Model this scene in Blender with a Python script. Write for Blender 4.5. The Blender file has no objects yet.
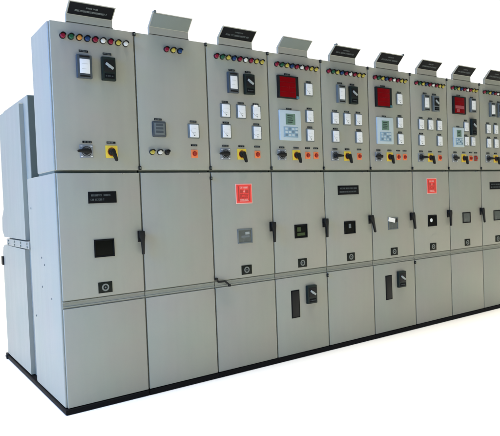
import bpy, bmesh, math, random
from mathutils import Vector, Matrix
random.seed(7)
sc = bpy.context.scene
COL = sc.collection
R = math.radians

# ------------------------------------------------------------------ materials
def nt(name):
    m = bpy.data.materials.new(name); m.use_nodes = True
    t = m.node_tree; b = t.nodes['Principled BSDF']
    return m, t, b

def plain(name, col, rough=.5, metal=0., spec=.5, noise=.06, scale=30., coat=0., bump=0.):
    """procedural material: base colour broken up by a soft noise, noise roughness"""
    m, t, b = nt(name)
    N, L = t.nodes, t.links
    tc = N.new('ShaderNodeTexCoord')
    nz = N.new('ShaderNodeTexNoise'); nz.inputs['Scale'].default_value = scale; nz.inputs['Detail'].default_value = 4
    L.new(tc.outputs['Object'], nz.inputs['Vector'])
    mr = N.new('ShaderNodeMapRange'); mr.inputs['To Min'].default_value = 1 - noise; mr.inputs['To Max'].default_value = 1 + noise
    L.new(nz.outputs['Fac'], mr.inputs['Value'])
    mx = N.new('ShaderNodeVectorMath'); mx.operation = 'SCALE'
    mx.inputs[0].default_value = col
    L.new(mr.outputs['Result'], mx.inputs['Scale'])
    L.new(mx.outputs['Vector'], b.inputs['Base Color'])
    r2 = N.new('ShaderNodeMapRange'); r2.inputs['To Min'].default_value = max(.02, rough - .08); r2.inputs['To Max'].default_value = min(1, rough + .08)
    L.new(nz.outputs['Fac'], r2.inputs['Value']); L.new(r2.outputs['Result'], b.inputs['Roughness'])
    b.inputs['Metallic'].default_value = metal
    b.inputs['Specular IOR Level'].default_value = spec*.7
    b.inputs['Coat Weight'].default_value = coat
    if bump:
        bn = N.new('ShaderNodeBump'); bn.inputs['Strength'].default_value = bump; bn.inputs['Distance'].default_value = .002
        L.new(nz.outputs['Fac'], bn.inputs['Height']); L.new(bn.outputs['Normal'], b.inputs['Normal'])
    return m

def paint(name, col, rough=.42):
    """powder-coated sheet steel: per-panel tint, cloudy wear, faint vertical wipe marks, orange peel"""
    m, t, b = nt(name)
    N, L = t.nodes, t.links
    tc = N.new('ShaderNodeTexCoord'); oi = N.new('ShaderNodeObjectInfo')
    off = N.new('ShaderNodeVectorMath'); off.operation = 'SCALE'; off.inputs[0].default_value = (7, 3, 5)
    L.new(oi.outputs['Random'], off.inputs['Scale'])
    ad = N.new('ShaderNodeVectorMath'); ad.operation = 'ADD'
    L.new(tc.outputs['Object'], ad.inputs[0]); L.new(off.outputs['Vector'], ad.inputs[1])
    n1 = N.new('ShaderNodeTexNoise'); n1.inputs['Scale'].default_value = 2.2; n1.inputs['Detail'].default_value = 3
    L.new(ad.outputs['Vector'], n1.inputs['Vector'])
    mp = N.new('ShaderNodeMapping'); mp.inputs['Scale'].default_value = (14, 14, 1.2)
    L.new(ad.outputs['Vector'], mp.inputs['Vector'])
    n2 = N.new('ShaderNodeTexNoise'); n2.inputs['Scale'].default_value = 1.6; n2.inputs['Detail'].default_value = 5
    L.new(mp.outputs['Vector'], n2.inputs['Vector'])
    n3 = N.new('ShaderNodeTexNoise'); n3.inputs['Scale'].default_value = 260; n3.inputs['Detail'].default_value = 2
    L.new(tc.outputs['Object'], n3.inputs['Vector'])
    def rng(src, lo, hi):
        q = N.new('ShaderNodeMapRange'); q.inputs['From Min'].default_value = .25; q.inputs['From Max'].default_value = .75
        q.inputs['To Min'].default_value = lo; q.inputs['To Max'].default_value = hi
        L.new(src, q.inputs['Value']); return q.outputs['Result']
    a = rng(n1.outputs['Fac'], .97, 1.03); c = rng(n2.outputs['Fac'], .975, 1.025)
    d = N.new('ShaderNodeMapRange'); d.inputs['To Min'].default_value = .965; d.inputs['To Max'].default_value = 1.035
    L.new(oi.outputs['Random'], d.inputs['Value'])
    p1 = N.new('ShaderNodeMath'); p1.operation = 'MULTIPLY'; L.new(a, p1.inputs[0]); L.new(c, p1.inputs[1])
    p2 = N.new('ShaderNodeMath'); p2.operation = 'MULTIPLY'; L.new(p1.outputs[0], p2.inputs[0]); L.new(d.outputs['Result'], p2.inputs[1])
    # slow drift of hue between a greener and a browner grey (aged paint)
    mix = N.new('ShaderNodeMix'); mix.data_type = 'RGBA'
    mix.inputs['A'].default_value = (col[0]*.965, col[1]*1.02, col[2]*.99, 1); mix.inputs['B'].default_value = (col[0]*1.03, col[1]*.985, col[2]*1.0, 1)
    n4 = N.new('ShaderNodeTexNoise'); n4.inputs['Scale'].default_value = 3.5; L.new(ad.outputs['Vector'], n4.inputs['Vector'])
    L.new(rng(n4.outputs['Fac'], 0, 1), mix.inputs['Factor'])
    mx = N.new('ShaderNodeVectorMath'); mx.operation = 'SCALE'
    L.new(mix.outputs['Result'], mx.inputs[0]); L.new(p2.outputs[0], mx.inputs['Scale'])
    L.new(mx.outputs['Vector'], b.inputs['Base Color'])
    L.new(rng(n2.outputs['Fac'], rough - .06, rough + .08), b.inputs['Roughness'])
    b.inputs['Specular IOR Level'].default_value = .3
    bn = N.new('ShaderNodeBump'); bn.inputs['Strength'].default_value = .12; bn.inputs['Distance'].default_value = .0006
    L.new(n3.outputs['Fac'], bn.inputs['Height'])
    b2 = N.new('ShaderNodeBump'); b2.inputs['Strength'].default_value = .25; b2.inputs['Distance'].default_value = .01
    L.new(n1.outputs['Fac'], b2.inputs['Height']); L.new(bn.outputs['Normal'], b2.inputs['Normal'])
    L.new(b2.outputs['Normal'], b.inputs['Normal'])
    return m

PAINT = paint('grey_panel_paint', (.294, .304, .260))
SIDE = PAINT
RAILP = paint('grey_rail_paint', (.225, .240, .204))
M = dict(
    black=plain('black_plastic', (.007, .008, .008), .5, noise=.2, spec=.3),
    gap=plain('grey_gasket_rubber', (.13, .155, .132), .9, spec=.1),
    plinth=plain('black_steel_channel', (.004, .004, .005), .6, noise=.3, spec=.12),
    blackplate=plain('engraved_black_plate', (.004, .005, .006), .55, noise=.2, spec=.12),
    white=plain('engraving_white', (.62, .66, .66), .6),
    dimwhite=plain('worn_engraving', (.11, .13, .125), .6, noise=.4, scale=200),
    faintwhite=plain('faint_engraving', (.06, .075, .075), .6, noise=.5, scale=160),
    dial=plain('white_dial_card', (.70, .74, .75), .5, noise=.04),
    mframe=plain('grey_meter_bezel', (.125, .15, .15), .45, spec=.35),
    tick=plain('grey_dial_print', (.42, .46, .46), .6),
    darkframe=plain('dark_bluegrey_case', (.05, .065, .075), .4),
    greyplate=plain('aluminium_grey_plate', (.19, .215, .23), .4),
    yellow=plain('yellow_plate', (.66, .50, .05), .45),
    orange=plain('orange_plate', (.74, .20, .065), .5),
    redbtn=plain('dark_red_button', (.30, .022, .010), .35),
    l_red=plain('red_lamp_lens', (.20, .006, .026), .25, coat=.3),
    l_green=plain('green_lamp_lens', (.010, .085, .042), .25, coat=.3),
    l_amber=plain('amber_lamp_lens', (.46, .20, .04), .25, coat=.3),
    l_yellow=plain('yellow_lamp_lens', (.42, .36, .06), .25, coat=.3),
    l_blue=plain('blue_lamp_lens', (.010, .04, .13), .25, coat=.3),
    l_white=plain('white_lamp_lens', (.62, .65, .62), .25, coat=.3),
    l_black=plain('black_lamp_lens', (.012, .012, .012), .3),
    redscreen=plain('red_display_window', (.165, .001, .003), .25, spec=.12, noise=.25, scale=12),
    glarepink=plain('pink_glare_strip', (.30, .06, .07), .4, noise=.25, scale=40),
    teal=plain('teal_sticker', (.06, .17, .19), .5),
    pmface=plain('pale_blue_meter_face', (.42, .52, .56), .4, noise=.05),
    pmscreen=plain('green_grey_lcd', (.12, .21, .16), .3, noise=.25, scale=60),
    pmdark=plain('slate_key', (.14, .22, .28), .45),
    pmkeys=plain('blue_grey_keypad', (.22, .35, .45), .45, noise=.2, scale=70),
    danger=plain('danger_red_plate', (.80, .062, .048), .4, noise=.08),
    dangerpale=plain('danger_pale_red', (.76, .40, .35), .45),
    dangerdark=plain('danger_dark_red', (.44, .045, .034), .5),
    glass=plain('dark_window_glass', (.003, .004, .003), .10, noise=.2, spec=.14),
    greyglass=plain('grey_window_glass', (.085, .10, .092), .25, noise=.3, scale=25),
    green_inside=plain('green_breaker_face', (.025, .05, .012), .4, noise=.3),
    stickerglare=plain('white_sticker_glare', (.82, .84, .82), .7, noise=.03),
    ring=plain('worn_white_ring', (.30, .32, .30), .6, noise=.3, scale=120),
    badgering=plain('worn_grey_ring', (.17, .19, .17), .6, noise=.4, scale=120),
    badgeblack=plain('black_badge', (.007, .010, .007), .5, noise=.3, spec=.2),
    steel=plain('zinc_steel', (.42, .43, .42), .38, metal=.9),
    dulllever=plain('dull_grey_lever', (.30, .34, .33), .45),
    greencase=plain('dark_green_black_case', (.010, .018, .015), .45, noise=.3, spec=.3),
    bluegrey=plain('grey_case', (.12, .145, .15), .4),
    handle=plain('black_handle', (.006, .007, .007), .45, noise=.2, spec=.35),
    shadedsign=plain('blank_sign_shade', (.15, .18, .165), .5, noise=.08, scale=8, spec=.3),
    gapshade=plain('green_grey_gap_shade', (.10, .125, .11), .6, noise=.12, scale=6),
)

# ------------------------------------------------------------------ mesh builder
class MB:
    def __init__(s): s.bm = bmesh.new(); s.mats = []
    def mi(s, m):
        m = M[m] if isinstance(m, str) else m
        if m not in s.mats: s.mats.append(m)
        return s.mats.index(m)
    def _add(s, b, m, mat=None):
        i = s.mi(m)
        for f in b.faces: f.material_index = i; f.smooth = True
        if mat is not None: bmesh.ops.transform(b, matrix=mat, verts=b.verts)
        me = bpy.data.meshes.new('tmp'); b.to_mesh(me); b.free()
        s.bm.from_mesh(me); bpy.data.meshes.remove(me)
    def box(s, x0, x1, y0, y1, z0, z1, m, bev=0., seg=2, mat=None):
        b = bmesh.new(); bmesh.ops.create_cube(b, size=1)
        for v in b.verts:
            v.co = Vector(((x0+x1)/2 + v.co.x*(x1-x0), (y0+y1)/2 + v.co.y*(y1-y0), (z0+z1)/2 + v.co.z*(z1-z0)))
        if bev: bmesh.ops.bevel(b, geom=b.edges[:], offset=bev, segments=seg, profile=.6, affect='EDGES')
        s._add(b, m, mat); return s
    def cyl(s, x, z, r, y0, y1, m, n=20, r2=None, bev=0., mat=None):
        """disc/cylinder along y; y0 is the far end, y1 the near end (smaller y)"""
        b = bmesh.new()
        bmesh.ops.create_cone(b, cap_ends=True, segments=n, radius1=r, radius2=r if r2 is None else r2, depth=1)
        bmesh.ops.transform(b, matrix=Matrix.Translation((x, (y0+y1)/2, z)) @ Matrix.Rotation(R(90), 4, 'X') @ Matrix.Diagonal((1, 1, abs(y1-y0), 1)), verts=b.verts)
        if bev:
            es = [e for e in b.edges if all(abs(v.co.y - y1) < 1e-6 for v in e.verts)]
            bmesh.ops.bevel(b, geom=es, offset=bev, segments=3, profile=.5, affect='EDGES')
        s._add(b, m, mat); return s
    def tube_ring(s, x, z, r, w, y0, y1, m, n=28):
        b = bmesh.new(); vs = []
        for k in range(n):
            a = 2*math.pi*k/n; c, q = math.cos(a), math.sin(a)
            vs.append([b.verts.new((x + rr*c, yy, z + rr*q)) for rr, yy in ((r, y0), (r, y1), (r-w, y1), (r-w, y0))])
        for k in range(n):
            A, B = vs[k], vs[(k+1) % n]
            for j in range(3): b.faces.new((A[j], B[j], B[j+1], A[j+1]))
        bmesh.ops.recalc_face_normals(b, faces=b.faces)
        s._add(b, m); return s
    def prism(s, pts, y0, y1, m, bev=0., mat=None):
        """polygon in x,z extruded along y"""
        b = bmesh.new()
        A = [b.verts.new((x, y0, z)) for x, z in pts]; f = b.faces.new(A)
        r = bmesh.ops.extrude_face_region(b, geom=[f])
        for v in r['geom']:
            if isinstance(v, bmesh.types.BMVert): v.co.y = y1
        bmesh.ops.recalc_face_normals(b, faces=b.faces)
        if bev: bmesh.ops.bevel(b, geom=b.edges[:], offset=bev, segments=2, profile=.6, affect='EDGES')
        s._add(b, m, mat); return s
    def profile(s, pts, x0, x1, m, mat=None):
        """polygon in y,z extruded along x"""
        b = bmesh.new()
        f = b.faces.new([b.verts.new((x0, y, z)) for y, z in pts])
        r = bmesh.ops.extrude_face_region(b, geom=[f])
        for v in r['geom']:
            if isinstance(v, bmesh.types.BMVert): v.co.x = x1
        bmesh.ops.recalc_face_normals(b, faces=b.faces)
        s._add(b, m, mat); return s
    def rod(s, pts, r, m, n=10):
        for P, Q in zip(pts[:-1], pts[1:]):
            P, Q = Vector(P), Vector(Q); d = Q - P
            b = bmesh.new(); bmesh.ops.create_cone(b, cap_ends=True, segments=n, radius1=r, radius2=r, depth=d.length)
            s._add(b, m, Matrix.Translation((P+Q)/2) @ d.to_track_quat('Z', 'Y').to_matrix().to_4x4())
        return s
    def script(s, x0, x1, z0, z1, y, m, seed, fill=.85, mat=None):
        """a row of small worn letter-like strokes between x0..x1 (the writing in the photo is too small to read)"""
        rd = random.Random(seed); h = z1 - z0; w = h*.62; t = h*.2; x = x0
        while x + w*.8 < x1:
            if rd.random() > fill: x += w*.8; continue
            k = rd.randrange(6); W = w*.74
            if k != 1: s.box(x, x+t, y-.0006, y, z0, z1, m, mat=mat)
            if k in (0, 2, 4): s.box(x+W-t, x+W, y-.0006, y, z0, z1, m, mat=mat)
            if k in (1,): s.box(x+W/2-t/2, x+W/2+t/2, y-.0006, y, z0, z1-t, m, mat=mat)
            if k in (0, 1, 3, 5): s.box(x+(t if k != 1 else 0), x+W-(t if k == 0 else 0), y-.0006, y, z1-t, z1, m, mat=mat)
            if k in (2, 3, 4): s.box(x+t, x+W-(t if k in (2, 4) else 0), y-.0006, y, (z0+z1)/2-t/2, (z0+z1)/2+t/2, m, mat=mat)
            if k in (0, 3, 5): s.box(x+t, x+W-(t if k == 0 else 0), y-.0006, y, z0, z0+t, m, mat=mat)
            x += w
        return s
    def mesh(s, name):
        me = bpy.data.meshes.new(name); s.bm.to_mesh(me); s.bm.free()
        for m in s.mats: me.materials.append(m)
        me.set_sharp_from_angle(angle=R(32))
        return me

def put(name, me, parent=None, loc=(0, 0, 0), label=None):
    o = bpy.data.objects.new(name, me); COL.objects.link(o)
    o.location = loc
    if parent: o.parent = parent
    if label: o['label'] = label
    return o

CACHE = {}
def shared(key, name, fn):
    if key not in CACHE:
        mb = MB(); fn(mb); CACHE[key] = mb.mesh(name)
    return CACHE[key]

# ------------------------------------------------------------------ small components (origin on the door surface, y<0 towards viewer)
def lamp(p, x, z, c):
    def bez(b):
        b.cyl(0, 0, .0185, .003, -.006, 'black', 24, bev=.002)
        # half hood shading the top of the lens
        pts = [(math.cos(a)*.0178, math.sin(a)*.0178) for a in [R(d) for d in range(15, 166, 15)]]
        pts += [(math.cos(a)*.0150, math.sin(a)*.0150) for a in [R(d) for d in range(165, 14, -15)]]
        b.prism(pts, -.005, -.026, 'black')
    def lens(b):
        b.cyl(0, 0, .0148, -.005, -.018, 'l_'+c, 20, r2=.0142, bev=.004)
    o = put('indicator_lamp', shared('bez', 'lamp_bezel', bez), p, (x, 0, z))
    put('lens', shared('lens'+c, 'lamp_lens', lens), o)

def tag(p, x, z, w=.056, seed=0, h=.0125):
    w *= .9
    def f(b):
        b.box(-w/2, w/2, -.0025, .001, -h/2, h/2, 'blackplate', .0008)
        b.script(-w*.43, w*.45, -h*.27, h*.27, -.0025, 'dimwhite', seed)
    put('label_plate', shared(('tag', w, seed % 5), 'label_plate', f), p, (x, 0, z))

def meter(p, x, z, w=.086, h=.100, needle=40, sticker=False):
    def case(b):
        b.box(-w*.47, w*.47, -.008, .002, -h*.485, h*.485, 'mframe', .0075, 3)
    def dial(b):
        a, c = w*.36, h*.42
        b.box(-a, a, -.0145, -.007, -c, c, 'dial', .003)
        cz = -c*.72; r = a*1.45
        for k in range(9):
            t = R(45 + k*90/8)
            ca, sa = math.cos(t), math.sin(t)
            mt = Matrix.Translation((ca*r, 0, cz + sa*r)) @ Matrix.Rotation(-t, 4, 'Y')
            b.box(-.003, .003, -.0151, -.0147, -.0006, .0006, 'tick', mat=mt)
        t = R(180 - needle)
        mt = Matrix.Translation((math.cos(t)*r*.5, 0, cz + math.sin(t)*r*.5)) @ Matrix.Rotation(-t, 4, 'Y')
        b.box(-r*.42, r*.42, -.0152, -.0148, -.0007, .0007, 'mframe', mat=mt)
        b.box(-a*.30, a*.30, -.0151, -.0147, -c*.35, -c*.24, 'tick')
        b.cyl(0, cz, .004, -.0147, -.0165, 'mframe', 12)
        if sticker: b.box(-a*.9, a*.2, -.0165, -.0152, c*.86, c*1.25, 'stickerglare')
    o = put('panel_meter', shared(('mc', w, h), 'meter_case', case), p, (x, 0, z))
    put('dial', shared(('md', w, h, needle, sticker), 'meter_dial', dial), o)

def dialrelay(p, x, z, w=.086, h=.145, c='darkframe'):
    def case(b):
        b.box(-w/2, w/2, -.026, .002, -h/2, h/2, c, .005)
        b.box(-w*.34, w*.34, -.0285, -.024, h*.385, h*.45, 'black', .001)
        b.box(-w*.34, w*.34, -.0285, -.024, -h*.45, -h*.385, 'black', .001)
    def face(b):
        b.box(-w*.335, w*.335, -.0275, -.025, -h*.30, h*.31, 'dial', .002)
        b.box(-w*.2, w*.2, -.0281, -.0277, h*.10, h*.115, 'tick'); b.box(-w*.2, w*.1, -.0281, -.0277, -h*.12, -h*.105, 'tick')
    o = put('protection_relay', shared(('dr', w, h, c), 'relay_case', case), p, (x, 0, z), 'relay with a white face')
    put('relay_face', shared(('drf', w, h), 'relay_face', face), o)

def blackrelay(p, x, z, w=.086, h=.145, c='greencase', name='protection_relay', lab='black relay with a slanted grey lever'):
    def case(b):
        b.box(-w/2, w/2, -.028, .002, -h/2, h/2, c, .006)
        b.box(-w*.40, w*.40, -.031, -.027, -h*.14, h*.38, 'black', .002)
        b.box(-w*.36, w*.36, -.0305, -.027, -h*.42, -h*.22, 'blackplate', .001)
        b.script(-w*.28, w*.3, -h*.345, -h*.295, -.0306, 'faintwhite', 5)
    def lever(b):
        mt = Matrix.Translation((0, 0, h*.10)) @ Matrix.Rotation(R(33), 4, 'Y')
        b.box(-w*.32, w*.32, -.040, -.033, -h*.055, h*.055, 'dulllever', .003, mat=mt)
        b.cyl(0, h*.10, w*.12, -.030, -.036, 'bluegrey', 16)
    o = put(name, shared(('br', w, h, c), 'relay_case', case), p, (x, 0, z), lab)
    put('lever', shared(('brl', w, h), 'relay_lever', lever), o)

def selector(p, x, z, kind, ang):
    """square plate with a pistol-grip knob; ang = direction of the grip, degrees from +x, counter-clockwise"""
    def plate(b):
        s = .040
        if kind == 'grey':
            b.box(-s, s, -.005, .002, -s, s, 'greyplate', .002)
            for sx in (-1, 1):
                for sz in (-1, 1): b.box(sx*.030-.006, sx*.030+.006, -.0057, -.005, sz*.031-.0025, sz*.031+.0025, 'white')
            b.tube_ring(0, 0, .030, .003, -.004, -.0075, 'black')
        else:
            b.box(-s*.95, s*.95, -.005, .002, -s*.95, s*.95, 'yellow', .002)
            b.tube_ring(0, 0, .026, .003, -.004, -.008, 'redbtn')
    def knob(b):
        b.cyl(0, 0, .021, -.004, -.024, 'handle', 24, r2=.018, bev=.003)
        pts = [(-.016, -.008), (-.010, -.0125), (.028, -.0105), (.058, -.0075), (.064, 0), (.058, .0075), (.028, .0105), (-.010, .0125), (-.016, .008)]
        b.prism(pts, -.022, -.042, 'handle', .003, mat=Matrix.Rotation(R(-ang), 4, 'Y'))
    o = put('selector_switch', shared(('sp', kind), 'switch_plate', plate), p, (x, 0, z), f'{kind} plated switch')
    put('knob', shared(('sk', ang), 'switch_knob', knob), o)

def button(p, x, z, dark=False):
    def plate(b):
        b.box(-.025, .025, -.004, .002, -.027, .027, 'redbtn' if dark else 'orange', .003)
    def but(b):
        b.cyl(0, 0, .0165, -.003, -.009, 'bluegrey' if dark else 'redbtn', 20)
        b.cyl(0, 0, .0125, -.008, -.020, 'redbtn', 20, bev=.003)
    o = put('push_button', shared(('pp', dark), 'button_plate', plate), p, (x, 0, z))
    put('button_cap', shared(('pb', dark), 'button_cap', but), o)

def display(p, x, z, w=.194, h=.168, glare=False):
    def case(b):
        b.box(-w/2, w/2, -.022, .002, -h/2, h/2, 'black', .004)
        if not glare: b.box(w*.37, w*.51, -.0235, -.021, -h*.5, -h*.38, 'teal', .001)
    def scr(b):
        b.box(-w*.43, w*.34, -.0235, -.021, -h*.45, h*.43, 'redscreen', .001)
        for k in range(1, 4):
            zz = -h*.45 + k*h*.22
            b.box(-w*.43, w*.34, -.0238, -.0236, zz-.0006, zz+.0006, 'black')
        if glare:  # pink reflection on the screen, put in as coloured strips
            b.box(-w*.40, w*.31, -.0242, -.0236, -h*.20, -h*.03, 'glarepink', .0006)
            b.box(-w*.28, -w*.06, -.0242, -.0236, -h*.40, -h*.23, 'glarepink', .0006)
    o = put('annunciator', shared(('dc', glare), 'annunciator_case', case), p, (x, 0, z))
    put('display_screen', shared(('ds', glare), 'annunciator_screen', scr), o)

def powermeter(p, x, z, w=.205, h=.226):
    def case(b):
        b.box(-w/2, w/2, -.014, .002, -h/2, h/2, 'pmface', .006)
    def scr(b):
        b.box(-w*.22, w*.22, -.0155, -.013, h*.02, h*.38, 'pmscreen', .002)
        for k in range(4): b.box(-w*.15, w*(.08+.03*(k % 2)), -.0161, -.0156, h*(.09+.07*k), h*(.115+.07*k), 'greencase')
    def keys(b):
        b.box(-w*.34, w*.34, -.0152, -.013, -h*.40, -h*.05, 'pmkeys', .002)
        for i in range(4):
            for j in range(3):
                b.box(w*(-.27+.16*i), w*(-.16+.16*i), -.0172, -.015, h*(-.36+.105*j), h*(-.29+.105*j), 'pmface' if (i+j) % 3 else 'pmdark', .0012)
    o = put('multifunction_meter', shared(('pc', w, h), 'multimeter_case', case), p, (x, 0, z))
    put('lcd_screen', shared(('ps', w, h), 'multimeter_lcd', scr), o)
    put('keypad', shared(('pk', w, h), 'multimeter_keypad', keys), o)

def window(p, x, z, kind, w=.126, h=.104):
    def fr(b):
        t = .009
        for a in ((-w/2, w/2, h/2-t, h/2), (-w/2, w/2, -h/2, -h/2+t), (-w/2, -w/2+t, -h/2+t, h/2-t), (w/2-t, w/2, -h/2+t, h/2-t)):
            b.box(a[0], a[1], -.006, .002, a[2], a[3], 'mframe' if kind in ('grey', 'tag') else 'blackplate', .0015)
        if kind == 'ring': b.cyl(-w*.13, h*.04, .017, .0, -.0042, 'dial', 20)
        if kind == 'green':
            b.box(-w*.30, -w*.02, -.0035, 0, -h*.02, h*.30, 'green_inside'); b.box(-w*.30, w*.3, -.0035, 0, -h*.32, -h*.12, 'green_inside')
        if kind == 'spring': b.box(-w*.10, w*.10, -.0035, 0, -h*.05, h*.28, 'bluegrey'); 
        if kind == 'tag':  # white glare on the glass, put in as a tilted white slab
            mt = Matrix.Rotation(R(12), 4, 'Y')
            b.box(-w*.56, w*.10, -.0085, -.0065, h*.10, h*.44, 'stickerglare', mat=mt)
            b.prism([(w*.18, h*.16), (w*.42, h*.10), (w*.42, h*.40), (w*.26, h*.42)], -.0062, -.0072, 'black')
        if kind == 'grey':
            b.box(-w*.26, w*.30, -.0035, 0, -h*.10, h*.04, 'bluegrey'); b.box(w*.02, w*.30, -.0036, 0, h*.10, h*.28, 'dulllever')
    def gl(b):
        b.box(-w/2+.009, w/2-.009, -.002, .001, -h/2+.009, h/2-.009, 'greyglass' if kind in ('grey', 'tag', 'greypane') else 'glass')  # mid-grey pane for some kinds, near-black for the rest
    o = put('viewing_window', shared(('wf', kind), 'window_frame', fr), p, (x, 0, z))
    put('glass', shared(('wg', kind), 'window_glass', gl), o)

def badge(p, x, z):
    def f(b):
        b.box(-.044, .044, -.0035, .001, -.033, .033, 'badgeblack', .0015)
        b.tube_ring(0, 0, .0225, .0085, -.003, -.0048, 'badgering')
        b.cyl(0, 0, .005, -.003, -.0045, 'bluegrey', 12)
    put('badge_plate', shared('badge', 'badge_plate', f), p, (x, 0, z))

def nameplate(p, x, z, w, h, seed):
    mb = MB(); mb.box(-w/2, w/2, -.003, .001, -h/2, h/2, 'blackplate', .0015)
    mb.script(-w*.40, w*(.42 if w > .2 else .30), h*.10, h*.27, -.003, 'faintwhite', seed, .9)
    mb.script(-w*.42, w*(.38 if w > .2 else .08), -h*.27, -h*.10, -.003, 'faintwhite', seed+1, .9)
    put('nameplate', mb.mesh('nameplate'), p, (x, 0, z))

def dangerplate(p, x, z):
    def f(b):
        w, h = .142, .142
        b.box(-w/2, w/2, -.0025, .001, -h/2, h/2, 'dangerpale', .002)
        b.box(-w*.455, w*.455, -.0034, -.0024, -h*.455, h*.455, 'danger')
        y = -.0035
        def bar(x0, x1, z0, z1, m='dangerdark'): b.box(w*x0, w*x1, y-.0006, y, h*z0, h*z1, m)
        bar(-.36, -.29, -.37, .37); bar(.29, .35, -.37, .37)
        # bold headline, pictogram of a bolt between two blocks, two lines of small writing
        b.script(-w*.24, w*.25, h*.26, h*.35, y, 'dangerpale', 21, .9)
        bar(-.25, -.07, .02, .19); bar(.08, .26, .02, .19)
        b.prism([(w*.03, h*.2), (-w*.05, h*.09), (0, h*.09), (-w*.03, h*.0), (w*.055, h*.13), (w*.01, h*.13), (w*.045, h*.2)], y, y-.0008, 'dangerpale')
        bar(-.25, .26, -.05, -.015)
        for q, (lo, hi) in enumerate(((-.145, -.075), (-.235, -.165))): b.script(-w*.25, w*.26, h*lo, h*hi, y, 'dangerdark', 33+q, .9)
        for q, (lo, hi) in enumerate(((-.315, -.26), (-.385, -.335))): b.script(-w*.24, w*.25, h*lo, h*hi, y, 'dangerpale', 43+q, .85)
    put('danger_plate', shared('danger', 'danger_plate', f), p, (x, 0, z))

def doorhandle(p, x, z, ang=0):
    def f(b):
        mt = Matrix.Rotation(R(-ang), 4, 'Y')
        b.box(-.019, .019, -.006, .001, -.040, .030, 'handle', .003)
        b.prism([(-.018, .030), (.018, .030), (.020, .0), (.016, -.030), (.012, -.118), (-.003, -.120), (-.008, -.035), (-.020, .0)], -.018, -.036, 'handle', .005, mat=mt)
        b.cyl(0, .008, .013, -.004, -.02, 'handle', 16)
    put('door_handle', shared(('h', ang), 'door_handle', f), p, (x, 0, z))

def hinge(p, x, z, h=.02):
    def f(b):
        b.box(-.0085, .0085, -.011, .004, -h/2, h/2, 'black', .003)
        b.cyl(0, 0, .005, -.010, -.014, 'gap', 12)
    put('hinge_pin', shared(('hg', h), 'hinge_pin', f), p, (x, 0, z))

# ------------------------------------------------------------------ panel
XS = [0., .5252, 1.0430, 1.5632, 2.0809, 2.6074, 3.1434, 3.6723, 4.1963, 4.7225]
ZJ, ZRT, ZRB, ZP, ZT = 1.4272, .6685, .6230, .0342, 2.300
DU, DL = .393, .674
GRP = 'switchgear panels in the row'
LABELS = [
    'left end switchgear panel with exposed side, two relays above a nearly bare control door',
    'plain switchgear panel with blank lower doors and only three lamps in its top row',
    'switchgear panel with red danger plate, right beside the plain panel with blank doors',
    'switchgear panel with blank grey top sign and a red display above a pale meter',
    'switchgear panel with five white meters and a wide black nameplate on its middle door',
    'switchgear panel with red display, white glare on the middle window and a black slot below',
    'switchgear panel with red danger plate between two panels with red displays',
    'switchgear panel with glare on its red display and a dark relay beside small meters',
    'last switchgear panel in the row, cut off by the right edge of the picture',
]

def sheet(name, p, x0, x1, y0, y1, z0, z1, m, bev=.003, seg=2):
    c = ((x0+x1)/2, 0, (z0+z1)/2)
    mb = MB(); mb.box(x0-c[0], x1-c[0], y0, y1, z0-c[2], z1-c[2], m, bev, seg)
    return put(name, mb.mesh(name), p, c)

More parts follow.
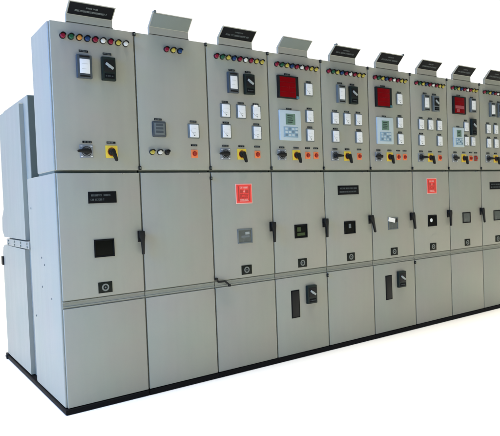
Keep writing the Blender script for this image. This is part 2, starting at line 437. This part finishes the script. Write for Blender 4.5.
def panel(i):
    W = XS[i+1] - XS[i]; first = i == 0
    P = bpy.data.objects.new('switchgear_panel', None); COL.objects.link(P)
    P.location = (XS[i], 0, 0); P.empty_display_size = .2
    P['label'] = LABELS[i]; P['category'] = 'switchgear panel'; P['group'] = GRP
    e = .0008; g = .0054
    # black channel base
    mb = MB(); mb.box(-.007 if first else e, W-e, -.006, 1.595 if first else .68, 0, ZP-.002, 'plinth', .008 if first else 0, 3)
    if first:
        mb.box(.01, .05, .70, 1.58, ZP-.002, ZP+.004, 'plinth')
    put('base_channel', mb.mesh('base_channel'), P)
    # carcass of the lower half, with a dark gasket neck where the control box sits on it
    l = 0.0 if first else e
    mb = MB(); mb.box(l, W-e, .022, DL, ZP, ZJ-.007, PAINT, .010 if first else .002, 3)
    mb.box(l+.006, W-e-.006, .034, DU-.01, ZJ-.010, ZJ+.012, 'gap')
    mb.box(l+.010, W-e-.002, .0165, .030, ZP+.01, ZJ-.012, 'gap')
    lc = put('lower_carcass', mb.mesh('lower_carcass'), P)
    if first:
        for y, z in ((.388, .903), (.329, .861), (.404, .715), (.202, .662), (.60, .50), (.60, 1.22)):
            s = MB(); s.cyl(0, 0, .0065, .001, -.0025, 'mframe', 12); o = put('screw', s.mesh('screw'), lc, (0, y, z)); o.rotation_euler = (0, 0, R(-90))
    dl = .011 if first else g
    # cable compartment cover, trim rail, breaker door
    cover = sheet('cable_cover', P, dl, W-g, 0, .021, ZP+.003, ZRB-.002, PAINT)
    mb = MB(); z0, z1 = ZRB+.0025, ZRT-.0025
    mb.profile([(.0098, z0), (.005, z0+.003), (.005, z0+.010), (.009, z0+.012), (.009, z1-.012), (.005, z1-.010), (.005, z1-.003), (.0098, z1), (.0102, z1), (.0102, z0)], dl-.002, W-.002, RAILP)
    mb.box(dl-.002, W-.002, .0105, .0205, ZRB-.0035, ZRT+.0035, RAILP)
    put('trim_rail', mb.mesh('trim_rail'), P)
    bd = sheet('breaker_door', P, dl, W-g, 0, .021, ZRT+.002, ZJ-.010, PAINT)
    off = -Vector(bd.location)
    # control box and its door
    mb = MB(); mb.box(l, W-e, .022, DU, ZJ+.006, ZT, PAINT, .012 if first else .002, 3)
    mb.box(l+.012, W-e-.002, .0165, .030, ZJ+.016, ZT-.012, 'gap')
    put('control_box', mb.mesh('control_box'), P)
    sheet('control_door', P, dl, W-g, 0, .021, ZJ+.0085, ZT-.004, PAINT)
    # rear cable chamber
    mb = MB(); c0 = .03 if first else e
    mb.box(c0, W-e, .682, 1.45, ZP+.004, 1.99, PAINT, .004)
    rc = put('rear_chamber', mb.mesh('rear_chamber'), P)
    if first: sheet('gap_shade_sheet', rc, c0+.004, W-.01, .6775, .681, ZP+.01, 1.984, 'gapshade', 0)  # dark sheet standing in for the shade in the gap behind the control box
    if first:
        mb = MB(); mb.profile([(.795, 1.0), (.795, 1.948), (.81, 1.955), (1.45, 1.958), (1.475, 1.94), (1.475, 1.22), (1.55, 1.15), (1.56, 1.05), (1.50, 1.0)], -.0, .0295, PAINT)
        put('upper_side_cover', mb.mesh('upper_side_cover'), rc)
        mb = MB(); mb.profile([(.83, .045), (.83, .932), (1.50, .938), (1.56, .915), (1.59, .87), (1.592, .045)], -.0, .0295, PAINT)
        put('lower_side_cover', mb.mesh('lower_side_cover'), rc)
        fl = MB(); fl.box(-.006, .0305, .685, 1.395, .940, .990, PAINT, .003)
        fo = put('joint_flange', fl.mesh('joint_flange'), rc)
        for y in (.73, .92, 1.115, 1.32):
            for z in (.953, .978):
                s = MB(); s.cyl(0, 0, .0085, .001, -.005, 'steel', 6); o = put('flange_bolt', shared('fb', 'flange_bolt', lambda b: b.cyl(0, 0, .0085, .001, -.006, RAILP, 6)), fo, (-.006, y, z)); o.rotation_euler = (0, 0, R(-90)); s.bm.free()
        mb = MB(); mb.box(-.012, .02, 1.560, 1.612, .77, .84, 'black', .004); put('rear_latch', mb.mesh('rear_latch'), rc)
        mb = MB(); mb.cyl(0, 0, .028, .05, -.016, 'black', 20, bev=.004); mb.cyl(0, 0, .011, -.016, -.021, 'darkframe', 14)
        o = put('jacking_roller', mb.mesh('jacking_roller'), P, (.002, 1.60, .020)); o.rotation_euler = (0, 0, R(-90))
        for zz in (1.39,):
            pass
    # header bracket: riser from the top front edge, then a plate leaning out over the front
    xl, xr = (.108, .388)
    blank = i in (1, 3)
    top = (2.405, 2.42, 2.41, 2.41, 2.41, 2.418, 2.415, 2.42, 2.43)[i] - .002
    hb = MB(); t = .0025; zb = 2.347
    yt = -.066
    hb.box(xl-.004, xr+.004, .002, .002+t, ZT-.010, ZT+.004, PAINT)
    hb.profile([(.002, ZT+.0), (.002, zb), (yt, top), (yt+.002, top+.0025), (yt+.014, top+.001), (yt+.014, top-.0015), (yt+.005, top-.001), (.002+t, zb+.001), (.002+t, ZT)], xl, xr, PAINT)
    # side returns of the bracket (thin gussets)
    for xx in (xl, xr-t):
        hb.profile([(.0046, ZT+.001), (.0046, zb+.003), (yt+.010, top-.003), (yt+.022, top-.004), (.024, zb+.002), (.024, ZT+.001)], xx+.0002, xx+t-.0002, PAINT)
    if i in (1, 4, 5): hb.cyl((xl+.012) if i != 5 else xr-.006, top+.006, .009, yt+.02, yt-.004, 'bluegrey', 10)
    ho = put('header_bracket', hb.mesh('header_bracket'), P)
    if True:
        L = math.hypot(yt-.002, top-zb); tilt = math.atan2(.002-yt, top-zb)
        s = MB(); w = (xr-xl)-.012; h = L-.010
        s.box(-w/2, w/2, -.0028, -.0003, -h/2, h/2, 'shadedsign' if blank else 'blackplate', .001)  # blank plates: darker grey carries the shade of the downward tilt
        if not blank: s.script(-w*.13, w*.14, h*.12, h*.23, -.003, 'dimwhite' if first else 'faintwhite', 50+i, .95)
        if not blank: s.script(-w*.36, w*.38, -h*.20, -h*.05, -.003, 'dimwhite' if first else 'faintwhite', 70+i, .92)
        o = put('header_nameplate', s.mesh('header_nameplate'), ho, ((xl+xr)/2, (.002+yt)/2, (zb+top)/2)); o.rotation_euler = (tilt, 0, 0)
    # hinge pins on the seam to the next panel
    hinge(P, W, ZT-.016, .024); hinge(P, W, ZJ+.020, .024)
    if i == 1: hinge(P, W, 1.378, .022)
    if i in (3, 5): hinge(P, W, .600, .026)
    for k in ((.40, .417) if first else (W-.09,)):
        s = shared('catch', 'door_catch', lambda b: b.box(-.006, .006, -.003, .004, -.004, .004, 'steel', .001)); put('door_catch', s, P, (k, 0, 1.4135))

    C9 = ['red', 'green', 'amber', 'blue', 'red', 'white', 'red', 'yellow', 'white']
    C9b = ['red', 'green', 'yellow', 'blue', 'red', 'white', 'red', 'yellow', 'yellow']
    zl = 2.215
    if i != 1:
        for k, c in enumerate(C9 if first else C9b): lamp(P, .080 + .0482*k, zl, c)
    ZM1, ZM2, ZS = 1.846, 1.702, 1.546
    if i == 0:
        dialrelay(P, .196, 2.045, .090, .138, 'darkframe'); blackrelay(P, .345, 2.046, .086, .142)
        tag(P, .200, 2.140, .062, 0); tag(P, .345, 2.140, .060, 1)
        selector(P, .190, ZS, 'grey', 180); selector(P, .345, ZS, 'yellow', -70)
        tag(P, .196, 1.602, .062, 2); tag(P, .345, 1.602, .062, 3)
        nameplate(bd, .275+off.x, 1.270+off.z, .177, .070, 11); window(P, .272, .962, 'plain', .126, .108)
    elif i == 1:
        for k, c in enumerate(['red', 'yellow', 'blue']): lamp(P, .220 + .0485*k, zl, c)
        # square digital meter with dark face
        b = MB(); b.box(-.048, .048, -.012, .002, -.050, .050, 'darkframe', .010); o = put('digital_meter', b.mesh('digital_meter'), P, (.144, 0, 1.696))
        b = MB(); b.box(-.036, .036, -.0138, -.011, -.036, .038, 'mframe', .002)
        for k in range(3): b.box(-.026, .026, -.0144, -.0139, -.024+.022*k, -.010+.022*k, 'darkframe')
        put('meter_face', b.mesh('meter_face'), o)
        meter(P, .398, 1.694, .090, .100, 52); tag(P, .140, 1.760, .058, 0); tag(P, .398, 1.758, .056, 1)
        for x, c in ((.089, 'yellow'), (.143, 'white'), (.195, 'black')): lamp(P, x, 1.549, c)
        button(P, .398, 1.543); tag(P, .398, 1.600, .054, 2)
    elif i in (2, 4, 6, 8):
        dialrelay(P, .204, 2.042, .086, .144, 'darkframe' if i == 2 else 'mframe')
        blackrelay(P, .341, 2.042, .086, .144, 'greencase' if i < 6 else 'bluegrey')
        tag(P, .204, 2.132, .056, 1); tag(P, .341, 2.132, .056, 2)
        for k, x in enumerate((.138, .270, .400)):
            meter(P, x, ZM1, .088, .102, (40, 55, 35)[k], sticker=(i == 2 and k == 2)); tag(P, x, ZM1+.061, .056, k)
        for k, x in enumerate((.138, .400) if i < 8 else (.140, .270)):
            meter(P, x, ZM2, .088, .102, (48, 30)[k]); tag(P, x, ZM2+.061, .056, k+2)
        selector(P, .126, ZS, 'grey', 180 if i == 2 else 0); selector(P, .262, ZS, 'yellow', -72)
        button(P, .400, ZS)
        for k, x in enumerate((.128, .262, .400)): tag(P, x, 1.602, .056, k+1)
        if i in (2, 6): dangerplate(bd, .268+off.x, (1.266 if i == 2 else 1.285)+off.z)
        else: nameplate(bd, .261+off.x, 1.270+off.z, .236, .074, 20+i)
        window(P, .264, .964, {2: 'grey', 4: 'spring', 6: 'ring', 8: 'greypane'}[i])
    else:
        display(P, .176, 2.052, glare=(i == 7)); tag(P, .180, 2.150, .060, 3)
        if i < 7:
            meter(P, .387, 2.052, .088, .102, 44); tag(P, .387, 2.112, .054, 0)
            powermeter(P, .188, 1.768); tag(P, .185, 1.893, .056, 1)
            meter(P, .387, ZM1, .088, .102, 38); meter(P, .387, ZM2, .088, .102, 50)
            tag(P, .387, ZM1+.061, .054, 2); tag(P, .387, ZM2+.061, .054, 4)
        else:
            dialrelay(P, .393, 2.064, .088, .138, 'bluegrey'); tag(P, .393, 2.145, .050, 0)
            powermeter(P, .160, 1.745, .165, .185); tag(P, .160, 1.850, .05, 1)
            meter(P, .286, ZM1+.006, .084, .100, 38); tag(P, .286, 1.916, .05, 2)
            blackrelay(P, .393, 1.852, .080, .160, 'greencase')
            meter(P, .286, 1.712, .080, .098, 38); meter(P, .393, 1.712, .080, .098, 46); tag(P, .286, 1.771, .05, 3)
        selector(P, .105, ZS, 'grey', 180); selector(P, .243, ZS, 'yellow', -74)
        button(P, .357, ZS); button(P, .441, ZS, dark=(i == 7))
        for k, x in enumerate((.105, .243, .357, .441)): tag(P, x, 1.602, .054, k)
        window(P, .262, .966, {3: 'green', 5: 'tag', 7: 'greypane'}[i])  # kind 'tag': window with the white glare slab, no real tag
        if i in (3, 5):
            co = -Vector(cover.location)
            b = MB(); b.box(-.041, .041, -.003, .001, -.106, .106, 'blackplate', .002); b.box(-.032, .032, -.0045, -.0025, -.097, .097, 'black', .001)
            put('vent_slot', b.mesh('vent_slot'), cover, (.184+co.x, 0, .416+co.z))
            blackrelay(cover, .336+co.x, .473+co.z, .094, .142, 'greencase', 'lock_plate', 'black lock plate with a slanted grey lever')
    if i != 1: badge(bd, .267+off.x, .7225+off.z)
    if i != 1: doorhandle(bd, (.509 if first else .503)+off.x, 1.022+off.z, 0 if i in (0, 2, 3, 6) else (14 if i == 4 else 9))
    if i == 2:
        b = MB(); b.rod([(.004, -.012, .690), (.018, -.016, .664), (.070, -.020, .664), (.104, -.024, .634)], .0065, 'handle'); b.box(-.004, .016, -.020, -.002, .676, .694, 'handle', .003)
        b.box(.092, .112, -.032, -.018, .624, .640, 'handle', .004)
        put('rail_lever', b.mesh('rail_lever'), P)
    return P

for i in range(9): panel(i)

# ------------------------------------------------------------------ white studio floor
def floor_mat():
    m, t, b = nt('white_floor')
    N, L = t.nodes, t.links
    tc = N.new('ShaderNodeTexCoord'); nz = N.new('ShaderNodeTexNoise'); nz.inputs['Scale'].default_value = 1.5; nz.inputs['Detail'].default_value = 4
    L.new(tc.outputs['Object'], nz.inputs['Vector'])
    mx = N.new('ShaderNodeMix'); mx.data_type = 'RGBA'
    mx.inputs['A'].default_value = (.90, .85, .73, 1); mx.inputs['B'].default_value = (.92, .87, .75, 1)
    L.new(nz.outputs['Fac'], mx.inputs['Factor']); L.new(mx.outputs['Result'], b.inputs['Base Color'])
    b.inputs['Roughness'].default_value = .9; b.inputs['Specular IOR Level'].default_value = .1
    return m
mb = MB(); mb.box(-14, 20, -16, 13, -.05, -.002, floor_mat())
fl = put('floor', mb.mesh('floor')); fl['kind'] = 'structure'; fl['label'] = 'plain white floor under the row of panels'

# ------------------------------------------------------------------ light
w = bpy.data.worlds.new('World'); sc.world = w; w.use_nodes = True
bg = w.node_tree.nodes['Background']; bg.inputs['Strength'].default_value = 1.0
# invented surroundings: plain white behind, dimmed towards the camera to keep the fronts darker
wt = w.node_tree; tc = wt.nodes.new('ShaderNodeTexCoord'); sx = wt.nodes.new('ShaderNodeSeparateXYZ'); wt.links.new(tc.outputs['Generated'], sx.inputs[0])
mr = wt.nodes.new('ShaderNodeMapRange'); mr.interpolation_type = 'SMOOTHSTEP'
mr.inputs['From Min'].default_value = -.25; mr.inputs['From Max'].default_value = .2; wt.links.new(sx.outputs['Y'], mr.inputs['Value'])
mc = wt.nodes.new('ShaderNodeMix'); mc.data_type = 'RGBA'; mc.inputs['A'].default_value = (.17, .19, .20, 1); mc.inputs['B'].default_value = (1.12, 1.12, 1.12, 1)
wt.links.new(mr.outputs['Result'], mc.inputs['Factor']); wt.links.new(mc.outputs['Result'], bg.inputs['Color'])
def area(name, loc, target, size, size_y, energy, col):
    d = bpy.data.lights.new(name, 'AREA'); d.shape = 'RECTANGLE'; d.size = size; d.size_y = size_y; d.energy = energy; d.color = col
    o = bpy.data.objects.new(name, d); COL.objects.link(o); o.location = loc
    o.rotation_euler = (Vector(target) - Vector(loc)).to_track_quat('-Z', 'Y').to_euler()
    return o
area('window_light', (-4.6, -.9, 3.1), (0, .3, 1.8), 2.6, 2.8, 330, (.12, .44, 1.25))
area('floor_fill', (1.5, 11.0, 7.0), (1.5, 11.0, 0), 15, 15, 850, (1, .99, .97)).data.spread = R(40)  # unseen lamp added to burn the floor behind the row to white
area('floor_fill', (2.5, -3.5, 6.0), (2.5, -3.5, 0), 16, 12, 900, (1, .97, .92)).data.spread = R(50)  # unseen lamp added to wash out the floor in front

# ------------------------------------------------------------------ camera (solved from the photograph)
cd = bpy.data.cameras.new('camera'); cam = bpy.data.objects.new('camera', cd); COL.objects.link(cam); sc.camera = cam
cd.sensor_fit = 'HORIZONTAL'; cd.sensor_width = 36; cd.lens = 36*559.846/500; cd.clip_start = .05; cd.clip_end = 500
yaw, pit, rol = .6055215, -.0322223, -.0382920
fw = Vector((math.sin(yaw)*math.cos(pit), math.cos(yaw)*math.cos(pit), math.sin(pit)))
rg = Vector((math.cos(yaw), -math.sin(yaw), 0)); up = rg.cross(fw)
r2 = math.cos(rol)*rg + math.sin(rol)*up; u2 = -math.sin(rol)*rg + math.cos(rol)*up
mt = Matrix((r2, u2, -fw)).transposed().to_4x4(); mt.translation = (-.9280983, -3.2999830, 1.2197907)
cam.matrix_world = mt

sc.view_settings.view_transform = 'Standard'; sc.view_settings.look = 'None'; sc.view_settings.exposure = 0; sc.view_settings.gamma = 1
sc.cycles.max_bounces = 6
